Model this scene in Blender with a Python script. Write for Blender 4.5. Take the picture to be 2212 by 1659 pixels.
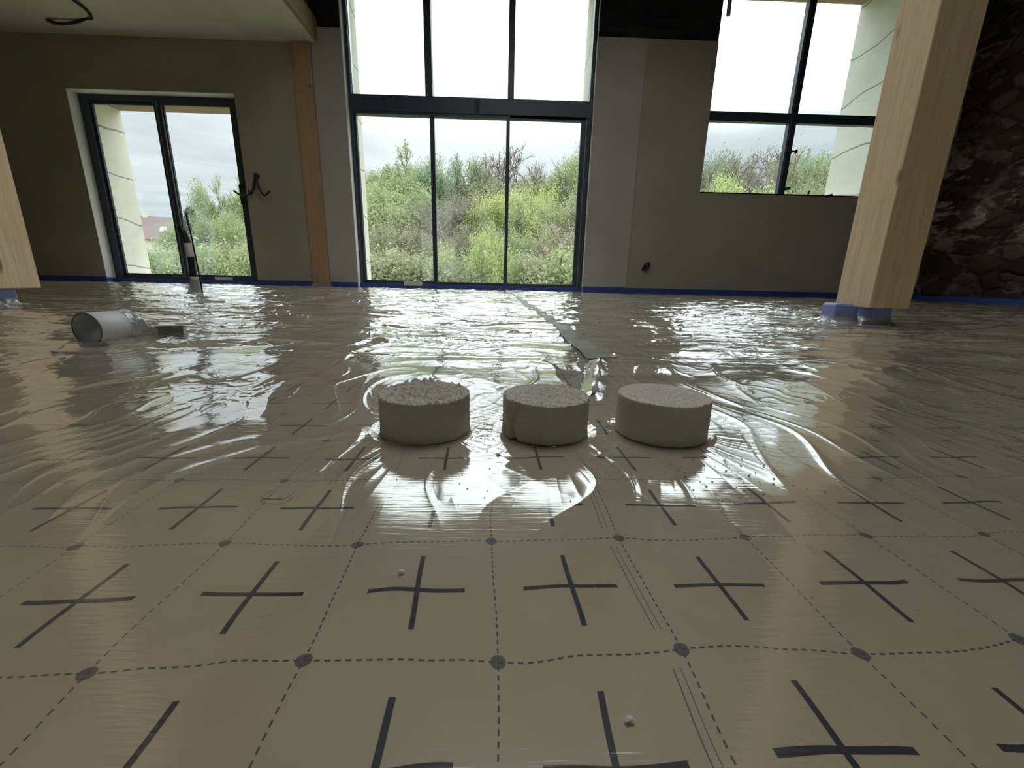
import bpy, bmesh, math, random
import numpy as np
from mathutils import Vector, Matrix, noise
for o in list(bpy.data.objects): bpy.data.objects.remove(o)
C = bpy.context.scene.collection
SC = bpy.context.scene
PI = math.pi
rnd = random.Random(7)

# ------------------------------------------------------------ camera
CAMZ = 0.1936
cam = bpy.data.objects.new('camera', bpy.data.cameras.new('camera'))
C.objects.link(cam)
rt = Vector((0.99960241, -0.01739175, 0.02219361)); up = Vector((-0.01716858, 0.24895264, 0.96836348)); fw = Vector((0.0223667, 0.96835949, -0.24855507))
m = Matrix.Identity(4)
for r in range(3):
    m[r][0] = rt[r]; m[r][1] = up[r]; m[r][2] = -fw[r]
m.translation = (0, 0, CAMZ)
cam.matrix_world = m
cam.data.sensor_width = 36.0
cam.data.lens = 880.55/2212*36
cam.data.clip_start = 0.005
cam.data.clip_end = 500
SC.camera = cam
SC.view_settings.view_transform = 'Standard'
SC.view_settings.look = 'None'
SC.view_settings.gamma = 1
SC.view_settings.use_curve_mapping = False
SC.view_settings.exposure = 0.0

# ------------------------------------------------------------ node helper
class NT:
    def __init__(s, tree):
        s.t = tree; s.n = tree.nodes; s.l = tree.links; s.n.clear()
    def node(s, typ, **kw):
        n = s.n.new(typ)
        for k, v in kw.items():
            if k.startswith('i_'):
                key = k[2:]
                key = int(key) if key.isdigit() else key.replace('_', ' ')
                s.set(n.inputs[key], v)
            else: setattr(n, k, v)
        return n
    def set(s, sock, v):
        if isinstance(v, bpy.types.NodeSocket): s.l.new(v, sock)
        else:
            if hasattr(sock, 'default_value') and isinstance(v, (tuple, list)) and len(v) == 3 and sock.type == 'RGBA': v = (*v, 1)
            sock.default_value = v
    def m(s, op, a, b=None, c=None, clamp=False):
        n = s.n.new('ShaderNodeMath'); n.operation = op; n.use_clamp = clamp
        s.set(n.inputs[0], a)
        if b is not None: s.set(n.inputs[1], b)
        if c is not None: s.set(n.inputs[2], c)
        return n.outputs[0]
    def mix(s, f, a, b):
        n = s.n.new('ShaderNodeMix'); n.data_type = 'RGBA'
        s.set(n.inputs[0], f); s.set(n.inputs[6], a); s.set(n.inputs[7], b)
        return n.outputs[2]
    def ramp(s, f, stops):
        n = s.n.new('ShaderNodeValToRGB'); e = n.color_ramp.elements
        while len(e) < len(stops): e.new(0.5)
        for k, (p, c) in enumerate(stops):
            e[k].position = p
            e[k].color = (*c, 1) if isinstance(c, (tuple, list)) else (c, c, c, 1)
        s.set(n.inputs[0], f); return n.outputs[0]
    def noise(s, vec, scale, detail=2, rough=.5, dist=0, lac=2):
        n = s.n.new('ShaderNodeTexNoise')
        if vec is not None: s.l.new(vec, n.inputs['Vector'])
        n.inputs['Scale'].default_value = scale; n.inputs['Detail'].default_value = detail
        n.inputs['Roughness'].default_value = rough; n.inputs['Distortion'].default_value = dist
        return n.outputs['Fac']
    def mapping(s, vec, loc=(0,0,0), rot=(0,0,0), sc=(1,1,1)):
        n = s.n.new('ShaderNodeMapping'); s.l.new(vec, n.inputs[0])
        n.inputs[1].default_value = loc; n.inputs[2].default_value = rot; n.inputs[3].default_value = sc
        return n.outputs[0]
    def bump(s, h, strength=.5, dist=.01, normal=None):
        n = s.n.new('ShaderNodeBump'); s.set(n.inputs['Height'], h)
        n.inputs['Strength'].default_value = strength; n.inputs['Distance'].default_value = dist
        if normal is not None: s.l.new(normal, n.inputs['Normal'])
        return n.outputs[0]
    def schlick(s, f0, normal=None, p=5.0):
        g = s.n.new('ShaderNodeNewGeometry'); d = s.n.new('ShaderNodeVectorMath'); d.operation = 'DOT_PRODUCT'
        s.l.new(g.outputs['Incoming'], d.inputs[0]); s.l.new(normal if normal is not None else g.outputs['Normal'], d.inputs[1])
        c = s.m('ABSOLUTE', d.outputs['Value']); k = s.m('POWER', s.m('SUBTRACT', 1.0, c, clamp=True), p)
        return s.m('ADD', f0, s.m('MULTIPLY', k, 1-f0), clamp=True)
    def pos(s):
        return s.n.new('ShaderNodeNewGeometry').outputs['Position']
    def obj(s):
        return s.n.new('ShaderNodeTexCoord').outputs['Object']
    def out(s, sh):
        o = s.n.new('ShaderNodeOutputMaterial'); s.l.new(sh, o.inputs[0])
    def pbr(s, col, rough=.6, normal=None, metal=0, spec=.5, **kw):
        n = s.n.new('ShaderNodeBsdfPrincipled')
        s.set(n.inputs['Base Color'], col); s.set(n.inputs['Roughness'], rough); s.set(n.inputs['Metallic'], metal)
        s.set(n.inputs['Specular IOR Level'], spec)
        if normal is not None: s.l.new(normal, n.inputs['Normal'])
        for k, v in kw.items(): s.set(n.inputs[k.replace('_', ' ')], v)
        return n.outputs[0]
def mat(name):
    mt = bpy.data.materials.new(name); mt.use_nodes = True
    return mt, NT(mt.node_tree)

# ------------------------------------------------------------ world: bright overcast sky with soft clouds
w = bpy.data.worlds.new('overcast'); SC.world = w; w.use_nodes = True
t = NT(w.node_tree)
tc = t.node('ShaderNodeTexCoord').outputs['Generated']
sep = t.node('ShaderNodeSeparateXYZ', i_0=tc)
z = sep.outputs[2]
grad = t.ramp(z, [(0.0, (.66,.75,.79)), (.20, (.68,.765,.80)), (.275, (.80,.89,.92)), (.35, (2.0,2.2,2.25)), (.47, (3.7,3.95,4.0)), (1.0, (4.4,4.6,4.7))])
zc = t.m('MAXIMUM', z, .08)
cv = t.node('ShaderNodeCombineXYZ', i_0=t.m('DIVIDE', sep.outputs[0], zc), i_1=t.m('DIVIDE', sep.outputs[1], zc), i_2=0.0).outputs[0]
cl = t.noise(cv, .45, 4, .55, .6)
cf = t.ramp(cl, [(.32, .78), (.60, 1.14)])
col = t.node('ShaderNodeMix', data_type='RGBA', blend_type='MULTIPLY', i_0=1.0, i_6=grad, i_7=cf).outputs[2]
gnd = t.mix(t.m('GREATER_THAN', z, -0.02), (.10,.13,.07), col)
bg = t.node('ShaderNodeBackground', i_0=gnd, i_1=1.12)
wo = t.node('ShaderNodeOutputWorld'); t.l.new(bg.outputs[0], wo.inputs[0])

# ------------------------------------------------------------ mesh helpers
def link(name, me, mt=None, parent=None):
    o = bpy.data.objects.new(name, me); C.objects.link(o)
    if mt is not None: me.materials.append(mt)
    if parent is not None: o.parent = parent
    return o
def tag(o, label, cat, group=None, kind=None):
    o['label'] = label; o['category'] = cat
    if group: o['group'] = group
    if kind: o['kind'] = kind
    return o
def empty(name, loc, label, cat, group=None, rz=0):
    o = bpy.data.objects.new(name, None); C.objects.link(o); o.location = loc; o.rotation_euler = (0, 0, rz)
    o.empty_display_size = .1
    return tag(o, label, cat, group)
def box(bm, x0, x1, y0, y1, z0, z1):
    v = [bm.verts.new((x, y, z)) for z in (z0, z1) for y in (y0, y1) for x in (x0, x1)]
    for f in ((0,2,3,1), (4,5,7,6), (0,1,5,4), (2,6,7,3), (0,4,6,2), (1,3,7,5)): bm.faces.new([v[i] for i in f])
def boxes(name, L, mt, parent=None, bevel=0):
    bm = bmesh.new()
    for b in L: box(bm, *b)
    me = bpy.data.meshes.new(name); bm.to_mesh(me); bm.free()
    o = link(name, me, mt, parent)
    if bevel:
        b = o.modifiers.new('bevel', 'BEVEL'); b.width = bevel; b.segments = 2; b.limit_method = 'ANGLE'
    return o
def struct(o):
    o['kind'] = 'structure'; return o
def tube_bm(bm, pts, radii, seg=10, cap=True):
    pts = [Vector(p) for p in pts]; n = len(pts)
    if not isinstance(radii, (list, tuple)): radii = [radii]*n
    rings = []; ref = None
    for i, p in enumerate(pts):
        d = (pts[min(i+1, n-1)] - pts[max(i-1, 0)]).normalized()
        if ref is None: ref = d.orthogonal().normalized()
        ref = (ref - d*ref.dot(d)).normalized()
        b = d.cross(ref)
        rings.append([bm.verts.new(p + (ref*math.cos(2*PI*k/seg) + b*math.sin(2*PI*k/seg))*radii[i]) for k in range(seg)])
    for a, b in zip(rings, rings[1:]):
        for k in range(seg): bm.faces.new((a[k], a[(k+1)%seg], b[(k+1)%seg], b[k]))
    if cap:
        bm.faces.new(rings[0][::-1]); bm.faces.new(rings[-1])
def tubes(name, L, mt, parent=None, seg=10):
    bm = bmesh.new()
    for pts, r in L: tube_bm(bm, pts, r, seg)
    me = bpy.data.meshes.new(name); bm.to_mesh(me); bm.free()
    me.shade_smooth()
    return link(name, me, mt, parent)
def spline(P, n=24):
    P = [Vector(p) for p in P]; Q = [P[0]*2-P[1]] + P + [P[-1]*2-P[-2]]; out = []
    for i in range(len(P)-1):
        a, b, c, d = Q[i:i+4]
        for k in range(n):
            u = k/n
            out.append(.5*((2*b) + (c-a)*u + (2*a-5*b+4*c-d)*u*u + (3*b-a-3*c+d)*u**3))
    out.append(P[-1]); return out
def npmesh(name, V, F, mt, parent=None, smooth=False):
    me = bpy.data.meshes.new(name)
    V = np.asarray(V, dtype=np.float32); F = np.asarray(F, dtype=np.int32); k = F.shape[1]
    me.vertices.add(len(V)); me.vertices.foreach_set('co', V.ravel())
    me.loops.add(F.size); me.loops.foreach_set('vertex_index', F.ravel())
    me.polygons.add(len(F)); me.polygons.foreach_set('loop_start', np.arange(0, F.size, k, dtype=np.int32))
    me.polygons.foreach_set('loop_total', np.full(len(F), k, dtype=np.int32))
    me.update(calc_edges=True)
    if smooth: me.shade_smooth()
    return link(name, me, mt, parent)
# numpy gradient noise (2-D), about -1..1
_rg = np.random.RandomState(11); _pm = _rg.permutation(256); _pm = np.concatenate([_pm, _pm]); _an = _rg.rand(256)*2*PI
def gn(x, y, seed=0):
    x = x + seed*17.31; y = y + seed*9.7
    xi = np.floor(x).astype(int); yi = np.floor(y).astype(int); xf = x-xi; yf = y-yi
    u = xf**3*(xf*(xf*6-15)+10); v = yf**3*(yf*(yf*6-15)+10)
    def g(ix, iy, dx, dy):
        a = _an[_pm[_pm[ix & 255] + (iy & 255)]]
        return np.cos(a)*dx + np.sin(a)*dy
    a = g(xi, yi, xf, yf); b = g(xi+1, yi, xf-1, yf); c = g(xi, yi+1, xf, yf-1); d = g(xi+1, yi+1, xf-1, yf-1)
    return 1.5*((a*(1-u)+b*u)*(1-v) + (c*(1-u)+d*u)*v)

# ------------------------------------------------------------ materials
def plaster(name, c, sc=1.0):
    mt, t = mat(name); p = t.pos()
    n = t.noise(p, 1.3, 4, .6); f = t.noise(p, 60, 3, .6)
    col = t.mix(t.ramp(n, [(.3, 0.0), (.7, 1.0)]), [x*.9 for x in c], [min(1, x*1.08) for x in c])
    t.out(t.pbr(col, .75, t.bump(f, .15, .002), spec=.25)); return mt
M = {}
M['plaster'] = plaster('plasterboard', (.38, .34, .265))
M['plaster_light'] = plaster('jointed_plasterboard', (.43, .41, .36))
M['ceiling'] = plaster('ceiling_board', (.56, .55, .46))
M['reveal'] = plaster('white_reveal', (.62, .62, .60))
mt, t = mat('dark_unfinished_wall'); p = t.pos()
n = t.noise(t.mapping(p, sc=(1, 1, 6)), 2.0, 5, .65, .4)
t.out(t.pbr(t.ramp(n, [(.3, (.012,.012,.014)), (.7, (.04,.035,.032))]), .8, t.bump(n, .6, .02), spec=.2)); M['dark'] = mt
mt, t = mat('board_marked_concrete'); p = t.pos()
n = t.noise(p, 1.1, 6, .6, .3); n2 = t.noise(t.mapping(p, sc=(1.2, 1.2, 9)), 1.2, 5, .7, 1.0)
cr = t.node('ShaderNodeTexWave', wave_type='BANDS', bands_direction='Z', i_Vector=t.mapping(p, rot=(.12, .06, 0)), i_Scale=.42, i_Distortion=3.0, i_Detail=3.0, i_Detail_Scale=1.4).outputs['Fac']
line = t.ramp(cr, [(.0, 1.0), (.0035, 0.0)])
vein = t.ramp(n2, [(.30, 1.0), (.36, 0.0)])
col = t.ramp(n, [(.25, (.66,.65,.58)), (.75, (.86,.85,.78))])
col = t.mix(t.m('MULTIPLY', vein, .35), col, (.25,.24,.22)); col = t.mix(t.m('MULTIPLY', line, .8), col, (.16,.15,.14))
t.out(t.pbr(col, .9, t.bump(t.m('SUBTRACT', n2, line), .4, .01), spec=.2)); M['concrete'] = mt
mt, t = mat('lintel_render'); t.out(t.pbr((.36,.26,.24), .9, t.bump(t.noise(t.pos(), 20, 4), .3, .01), spec=.2)); M['lintel'] = mt
mt, t = mat('anthracite_aluminium'); t.out(t.pbr((.042,.056,.078), .42, t.bump(t.noise(t.pos(), 300, 2), .05, .001), spec=.5)); M['alu'] = mt
mt, t = mat('dark_gasket'); t.out(t.pbr((.008,.009,.011), .5)); M['gasket'] = mt
mt, t = mat('silver_edge'); t.out(t.pbr((.35,.40,.44), .35, metal=.6)); M['silver'] = mt
# glass: thin pane, fresnel reflection over clear transmission, with a faint wiped smear
def glass(name, smear):
    mt, t = mat(name); p = t.pos()
    fr = t.schlick(.045)
    tr = t.node('ShaderNodeBsdfTransparent', i_0=(.95,.975,.97)).outputs[0]
    gl = t.node('ShaderNodeBsdfGlossy', i_0=(.9,.9,.9), i_Roughness=.02).outputs[0]
    a = t.node('ShaderNodeMixShader', i_0=fr, i_1=tr, i_2=gl).outputs[0]
    if smear:
        s = t.noise(t.mapping(p, sc=(1, 1, 1.0)), 1.6, 4, .6, 1.2)
        k = t.ramp(s, [(.45, 0.0), (.75, smear)])
        if smear > .05:   # a curved wipe mark on the middle sliding pane
            sp = t.node('ShaderNodeSeparateXYZ', i_0=p)
            dx = t.m('SUBTRACT', sp.outputs[0], -.74); dz = t.m('MULTIPLY', t.m('SUBTRACT', sp.outputs[2], .52), 1.12)
            r = t.m('SQRT', t.m('ADD', t.m('MULTIPLY', dx, dx), t.m('MULTIPLY', dz, dz)))
            band = t.ramp(r, [(.38, 0.0), (.55, .10), (.625, .32), (.66, 0.0)])
            on = t.m('MULTIPLY', t.ramp(dx, [(0.0, 0.0), (.03, 1.0)]), t.ramp(t.m('ADD', dz, .1), [(.30, 0.0), (.48, 1.0)]))
            k = t.m('ADD', k, t.m('MULTIPLY', band, on))
        df = t.node('ShaderNodeBsdfTranslucent', i_0=(.55,.58,.58)).outputs[0]
        a = t.node('ShaderNodeMixShader', i_0=k, i_1=a, i_2=df).outputs[0]
    t.out(a); return mt
M['glass'] = glass('window_glass', .03); M['glass_smeared'] = glass('smeared_window_glass', .07)
def wood(name, c1, c2, knots=True, axis=2):
    mt, t = mat(name); p = t.obj()
    sc = (9, 9, .55)
    g = t.noise(t.mapping(p, sc=sc), 3.0, 5, .6, .8); fine = t.noise(t.mapping(p, sc=(40, 40, 1.2)), 3.0, 3, .6)
    col = t.mix(t.ramp(g, [(.3, 0.0), (.7, 1.0)]), c1, c2)
    col = t.mix(t.m('MULTIPLY', t.ramp(fine, [(.35, 1.0), (.6, 0.0)]), .35), col, [x*.6 for x in c1])
    if knots:
        vo = t.node('ShaderNodeTexVoronoi', i_Vector=t.mapping(p, sc=(6.5, 6.5, 2.3), loc=(.37,.11,.2)), i_Scale=1.0, i_Randomness=1.0).outputs['Distance']
        k = t.ramp(vo, [(.06, 1.0), (.13, 0.0)])
        col = t.mix(t.m('MULTIPLY', k, .8), col, (.13,.05,.02))
    t.out(t.pbr(col, .65, t.bump(fine, .12, .001), spec=.3)); return mt
M['spruce'] = wood('spruce_post', (.84,.62,.37), (.93,.74,.48))
M['pillar'] = wood('orange_spruce', (.42,.26,.15), (.52,.34,.21))
M['rough_wood'] = wood('rough_beam_edge', (.20,.13,.07), (.36,.26,.15))
mt, t = mat('blue_edge_foam'); n = t.noise(t.pos(), 25, 3)
t.out(t.pbr(t.mix(n, (.02,.05,.22), (.05,.10,.36)), .45, t.bump(n, .3, .003), spec=.4)); M['blue'] = mt
mt, t = mat('pale_blue_wrap'); n = t.noise(t.pos(), 25, 3)
t.out(t.pbr(t.mix(n, (.20,.26,.62), (.30,.36,.72)), .4, t.bump(n, .4, .003), spec=.5)); M['blue_wrap'] = mt
# rubble stone wall
mt, t = mat('rubble_stone'); p = t.pos()
wp = t.noise(p, 2.2, 4, .6)
pm = t.node('ShaderNodeVectorMath', operation='ADD', i_0=t.mapping(p, sc=(1, 1.1, 2.4)), i_1=t.mapping(t.node('ShaderNodeCombineXYZ', i_0=wp, i_1=wp, i_2=t.noise(p, 3.1, 3, .6)).outputs[0], sc=(.45,.45,.45))).outputs[0]
v1 = t.node('ShaderNodeTexVoronoi', feature='DISTANCE_TO_EDGE', i_Vector=pm, i_Scale=2.3).outputs['Distance']
v2 = t.node('ShaderNodeTexVoronoi', i_Vector=pm, i_Scale=2.3).outputs['Color']
sv = t.node('ShaderNodeSeparateColor', i_0=v2).outputs[0]
stone = t.ramp(sv, [(0.0, (.04,.028,.018)), (.5, (.075,.052,.034)), (1.0, (.13,.105,.08))])
stone = t.mix(t.m('MULTIPLY', t.noise(p, 14, 5, .7), .55), stone, (.03,.022,.015))
mort = t.ramp(t.noise(p, 1.1, 4, .6, .6), [(.50, (.035,.028,.02)), (.64, (.22,.19,.15))])
col = t.mix(t.ramp(v1, [(.03, 1.0), (.12, 0.0)]), stone, mort)
zz3 = t.node('ShaderNodeSeparateXYZ', i_0=p).outputs[2]
band = t.ramp(t.m('MULTIPLY', zz3, .25), [(.15, 0.0), (.32, 1.0), (.5, .9), (.62, 0.0)])
pl = t.m('MULTIPLY', t.ramp(t.noise(t.mapping(p, sc=(1, 1, 2.2)), 1.5, 6, .7, .15), [(.50, 0.0), (.56, 1.0)]), band)
col = t.mix(t.m('MULTIPLY', pl, .85), col, (.44,.38,.29))
hgt = t.m('ADD', t.ramp(v1, [(0.0, 0.0), (.2, 1.0)]), t.m('MULTIPLY', t.noise(p, 18, 5, .7), .5))
t.out(t.pbr(col, .92, t.bump(hgt, .7, .05), spec=.2)); M['stone'] = mt

# printed insulation board (floor): beige film with crosses, dashed grid and dots
PHI = 0.0342535; GX, GY = -0.0017068, 0.17148
mt, t = mat('printed_floor_board'); p = t.pos()
sp = t.node('ShaderNodeSeparateXYZ', i_0=p); X, Y = sp.outputs[0], sp.outputs[1]
c_, s_ = math.cos(PHI)/.1, math.sin(PHI)/.1
xs = t.m('SUBTRACT', X, GX); ys = t.m('SUBTRACT', Y, GY)
wob = t.m('MULTIPLY', t.m('SUBTRACT', t.noise(p, 9, 2, .5), .5), .22)
wob2 = t.m('MULTIPLY', t.m('SUBTRACT', t.noise(t.mapping(p, loc=(5, 3, 0)), 9, 1, .5), .5), .10)
U = t.m('ADD', t.m('ADD', t.m('MULTIPLY', xs, c_), t.m('MULTIPLY', ys, s_)), wob2)
V = t.m('ADD', t.m('SUBTRACT', t.m('MULTIPLY', ys, c_), t.m('MULTIPLY', xs, s_)), wob)
fu = t.m('SUBTRACT', U, t.m('ROUND', U)); fv = t.m('SUBTRACT', V, t.m('ROUND', V))
hu = t.m('SUBTRACT', t.m('FRACT', U), .5); hv = t.m('SUBTRACT', t.m('FRACT', V), .5)
lt = lambda a, b: t.m('LESS_THAN', t.m('ABSOLUTE', a), b)
cross = t.m('MAXIMUM', t.m('MULTIPLY', lt(hu, .31), lt(hv, .0165)), t.m('MULTIPLY', lt(hv, .31), lt(hu, .0165)))
dash = t.m('MAXIMUM', t.m('MULTIPLY', lt(fu, .0048), t.m('LESS_THAN', t.m('FRACT', t.m('MULTIPLY', V, 19)), .58)),
                      t.m('MULTIPLY', lt(fv, .0058), t.m('LESS_THAN', t.m('FRACT', t.m('MULTIPLY', U, 19)), .58)))
dot = t.m('LESS_THAN', t.m('ADD', t.m('MULTIPLY', fu, fu), t.m('MULTIPLY', fv, fv)), .0018)
# fine pen strokes in the column of cells right of the middle
dd = t.m('MULTIPLY', t.m('SUBTRACT', V, .02), 1.0)
seg = t.m('MULTIPLY', t.m('GREATER_THAN', t.m('FRACT', dd), .12), t.m('LESS_THAN', t.m('FRACT', dd), .88))
thin = t.m('MAXIMUM', lt(t.m('SUBTRACT', U, .905), .0028), lt(t.m('SUBTRACT', U, .945), .0020))
pen = t.m('MULTIPLY', t.m('MULTIPLY', thin, seg), t.m('LESS_THAN', V, 2.0))
mot = t.noise(p, 14, 4, .55); mo2 = t.noise(p, 3.2, 3, .5)
base = t.mix(t.ramp(mot, [(.3, 0.0), (.7, 1.0)]), (.49,.395,.265), (.56,.455,.315))
base = t.mix(t.ramp(mo2, [(.35, .45), (.65, 0.0)]), base, (.47,.41,.285))
# greenish joint tape along the board seam, and the cross seam
sy = t.m('ADD', t.m('SUBTRACT', Y, .985), t.m('MULTIPLY', t.m('SUBTRACT', t.noise(p, 30, 2), .5), .02))
seam = t.m('MULTIPLY', lt(sy, .006), lt(X, 1.6))
col = t.mix(t.m('MULTIPLY', seam, .75), base, (.07,.065,.055))
col = t.mix(t.m('MULTIPLY', dash, .88), col, (.035,.035,.04))
col = t.mix(t.m('MULTIPLY', dot, .85), col, (.075,.078,.085))
col = t.mix(t.m('MULTIPLY', pen, .85), col, (.03,.03,.035))
col = t.mix(t.m('MULTIPLY', cross, .96), col, (.010,.014,.030))
t.out(t.pbr(col, .48, t.bump(mot, .08, .003), spec=.35)); M['board'] = mt

# clear plastic film
mt, t = mat('clear_plastic_film'); p = t.pos()
sp = t.node('ShaderNodeSeparateXYZ', i_0=p); Yv = sp.outputs[1]
far = t.ramp(t.m('MULTIPLY', Yv, .25), [(.09, .05), (.20, .7), (.5, 1.0)])
b1 = t.noise(t.mapping(p, sc=(1, .8, 1)), 26, 2, .5, .9)
rdg = t.m('ABSOLUTE', t.m('SUBTRACT', b1, .5))
b2 = t.noise(t.mapping(p, sc=(5, .6, 1)), 70, 2, .5)
b3 = t.noise(t.mapping(p, sc=(.35, 6, 1)), 60, 2, .5)
b4 = t.m('ABSOLUTE', t.m('SUBTRACT', t.noise(t.mapping(p, sc=(.45, 3.2, 1)), 8, 2, .55, .5), .5))
far2 = t.ramp(t.m('MULTIPLY', Yv, .25), [(.16, .0), (.35, 1.0)])
rdg = t.m('MULTIPLY', rdg, .0010)
rdg = t.m('ADD', rdg, t.m('MULTIPLY', t.m('MULTIPLY', b4, .0065), far2))
h = t.m('ADD', t.m('MULTIPLY', rdg, far), t.m('MULTIPLY', b3, .00010))
nrm = t.bump(h, 1.0, 1.0)
fr = t.schlick(.045, nrm, 2.2)
hz = t.schlick(.0, None, 2.8)
tr = t.node('ShaderNodeBsdfTransparent', i_0=(.97,.97,.96)).outputs[0]
gl = t.node('ShaderNodeBsdfGlossy', i_0=(.97,.97,.97), i_Roughness=t.ramp(t.m('MULTIPLY', Yv, .25), [(.05, .09), (.13, .045), (.3, .014)]), i_Normal=nrm).outputs[0]
gl2 = t.node('ShaderNodeBsdfGlossy', i_0=(.97,.97,.97), i_Roughness=.20, i_Normal=nrm).outputs[0]
gl = t.node('ShaderNodeMixShader', i_0=.06, i_1=gl, i_2=gl2).outputs[0]
df = t.node('ShaderNodeBsdfDiffuse', i_0=(.74,.68,.62), i_Normal=nrm).outputs[0]
tr = t.node('ShaderNodeMixShader', i_0=t.m('MULTIPLY', hz, .38), i_1=tr, i_2=df).outputs[0]
t.out(t.node('ShaderNodeMixShader', i_0=fr, i_1=tr, i_2=gl).outputs[0]); M['film'] = mt
mt, t = mat('milky_plastic_film'); p = t.pos()
nrm = t.bump(t.noise(t.mapping(p, sc=(1, 1, .4)), 60, 3, .6, 1.0), .8, .006)
df = t.node('ShaderNodeBsdfDiffuse', i_0=(.62,.62,.60), i_Normal=nrm).outputs[0]; tr = t.node('ShaderNodeBsdfTransparent', i_0=(.95,.95,.95)).outputs[0]
gl = t.node('ShaderNodeBsdfGlossy', i_0=(.95,.95,.95), i_Roughness=.12, i_Normal=nrm).outputs[0]
a = t.node('ShaderNodeMixShader', i_0=.45, i_1=df, i_2=tr).outputs[0]
t.out(t.node('ShaderNodeMixShader', i_0=.30, i_1=a, i_2=gl).outputs[0]); M['milky'] = mt
def simple(name, c, r=.5, metal=0, b=0, sc=80, spec=.5):
    mt, t = mat(name); n = t.noise(t.pos(), sc, 4, .6)
    t.out(t.pbr(t.mix(n, [x*.88 for x in c], [min(1, x*1.1) for x in c]), r, t.bump(n, b, .002) if b else None, metal, spec)); M[name] = mt; return mt
simple('black_conduit', (.012,.013,.014), .45)
simple('white_tape', (.60,.60,.56), .5)
simple('white_pvc', (.62,.63,.62), .42)
simple('cut_edge', (.16,.16,.16), .7)
simple('grey_metal', (.23,.22,.20), .4, .5, .3)
simple('pale_flap', (.50,.46,.36), .5)
simple('dark_fold', (.05,.045,.04), .35)
simple('joint_tape', (.20,.20,.14), .45, 0, .4, 25)
simple('green_tape', (.03,.22,.09), .5)
simple('grey_pipe', (.18,.19,.20), .5)
simple('steel_wire', (.4,.39,.36), .35, .8)
mt, t = mat('screed_sample'); p = t.obj()
n = t.noise(p, 420, 5, .75); n2 = t.noise(p, 30, 3)
t.out(t.pbr(t.mix(n2, (.62,.57,.48), (.74,.69,.60)), .95, t.bump(n, .5, .0012), spec=.1)); M['screed'] = mt
mt, t = mat('crumb'); t.out(t.pbr((.42,.40,.34), .9, spec=.1)); M['crumb'] = mt
mt, t = mat('dark_crumb'); t.out(t.pbr((.08,.075,.065), .9, spec=.1)); M['dark_crumb'] = mt

# ------------------------------------------------------------ room shell
D = 6.9; YO = 7.85; TOP = 5.3
LD = (-6.41, -4.005, 0.0, 2.736); MW = (-2.39, 1.285, 0.0, 4.62); RW = (3.043, 5.90, 1.593, 4.62)
def holed(x0, x1, z0, z1, ya, yb, holes):
    L = []; xs = sorted({x0, x1, *[v for h in holes for v in h[:2]]})
    for a, b in zip(xs, xs[1:]):
        hs = sorted([(h[2], h[3]) for h in holes if h[0] <= a and h[1] >= b]); zc = z0
        for lo, hi in hs:
            if lo > zc + 1e-4: L.append((a, b, ya, yb, zc, lo))
            zc = hi
        if zc < z1: L.append((a, b, ya, yb, zc, z1))
    return L
struct(boxes('wall_front', holed(-8, 6.9, 0, 3.6, D, 7.12, [LD, MW[:3]+(9,), RW[:3]+(9,)]), M['plaster']))
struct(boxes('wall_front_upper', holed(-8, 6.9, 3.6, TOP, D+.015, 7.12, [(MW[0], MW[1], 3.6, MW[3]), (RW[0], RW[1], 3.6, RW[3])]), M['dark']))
# plasterboard panel between the two right windows, standing a finger proud of the wall
struct(boxes('trim_1', [(1.285, 2.0, D-.018, D, .0, 3.597)], M['plaster_light'], bevel=.002))
struct(boxes('trim_2', [(-2.83, -2.39, D-.012, D, .0, 3.58)], M['plaster_light'], bevel=.002))
# thin bright corner beads round the openings
struct(boxes('trim_3', [(-2.392, -2.378, D-.016, 7.0, 0, 4.62), (1.277, 1.288, D-.022, D+.01, 0, 4.62)], M['reveal']))
struct(boxes('trim_4', [(-6.412, -6.404, D-.001, 7.06, 0, 2.735), (-6.41, -4.0, D-.001, 7.06, 2.729, 2.737)], M['reveal']))
# outer concrete skin with deep jambs (right jamb of window 3 splays out a little)
OL = (-6.47, -3.94, -6, 2.79); OM = (-2.47, 1.27, -6, 4.66); OR = (2.95, 5.72, 1.50, 4.66)
bm = bmesh.new()
for b in holed(-12, 10, -6, 7.0, 7.14, YO, [(OL[0], OL[1], -.12, OL[3]), (OM[0], OM[1], -.12, OM[3]), (OR[0], 5.86, OR[2], OR[3])]): box(bm, *b)
v = [bm.verts.new(q) for q in ((5.86,7.14,1.5), (5.72,YO,1.5), (5.90,YO,1.5), (5.86,7.14,4.66), (5.72,YO,4.66), (5.90,YO,4.66))]
for f in ((0,1,4,3), (0,2,1), (3,4,5), (1,2,5,4)): bm.faces.new([v[i] for i in f])
bmesh.ops.recalc_face_normals(bm, faces=bm.faces)
me = bpy.data.meshes.new('wall_outside'); bm.to_mesh(me); bm.free(); struct(link('wall_outside', me, M['concrete']))
struct(boxes('trim_5', [(OL[0], OL[1], 7.14, YO, 2.775, 2.79), (OR[0], 5.86, 7.14, YO, 4.64, 4.66)], M['lintel']))
struct(boxes('wall_left', [(-8.2, -8, -3.5, 7.1, 0, TOP)], M['plaster']))
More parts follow.
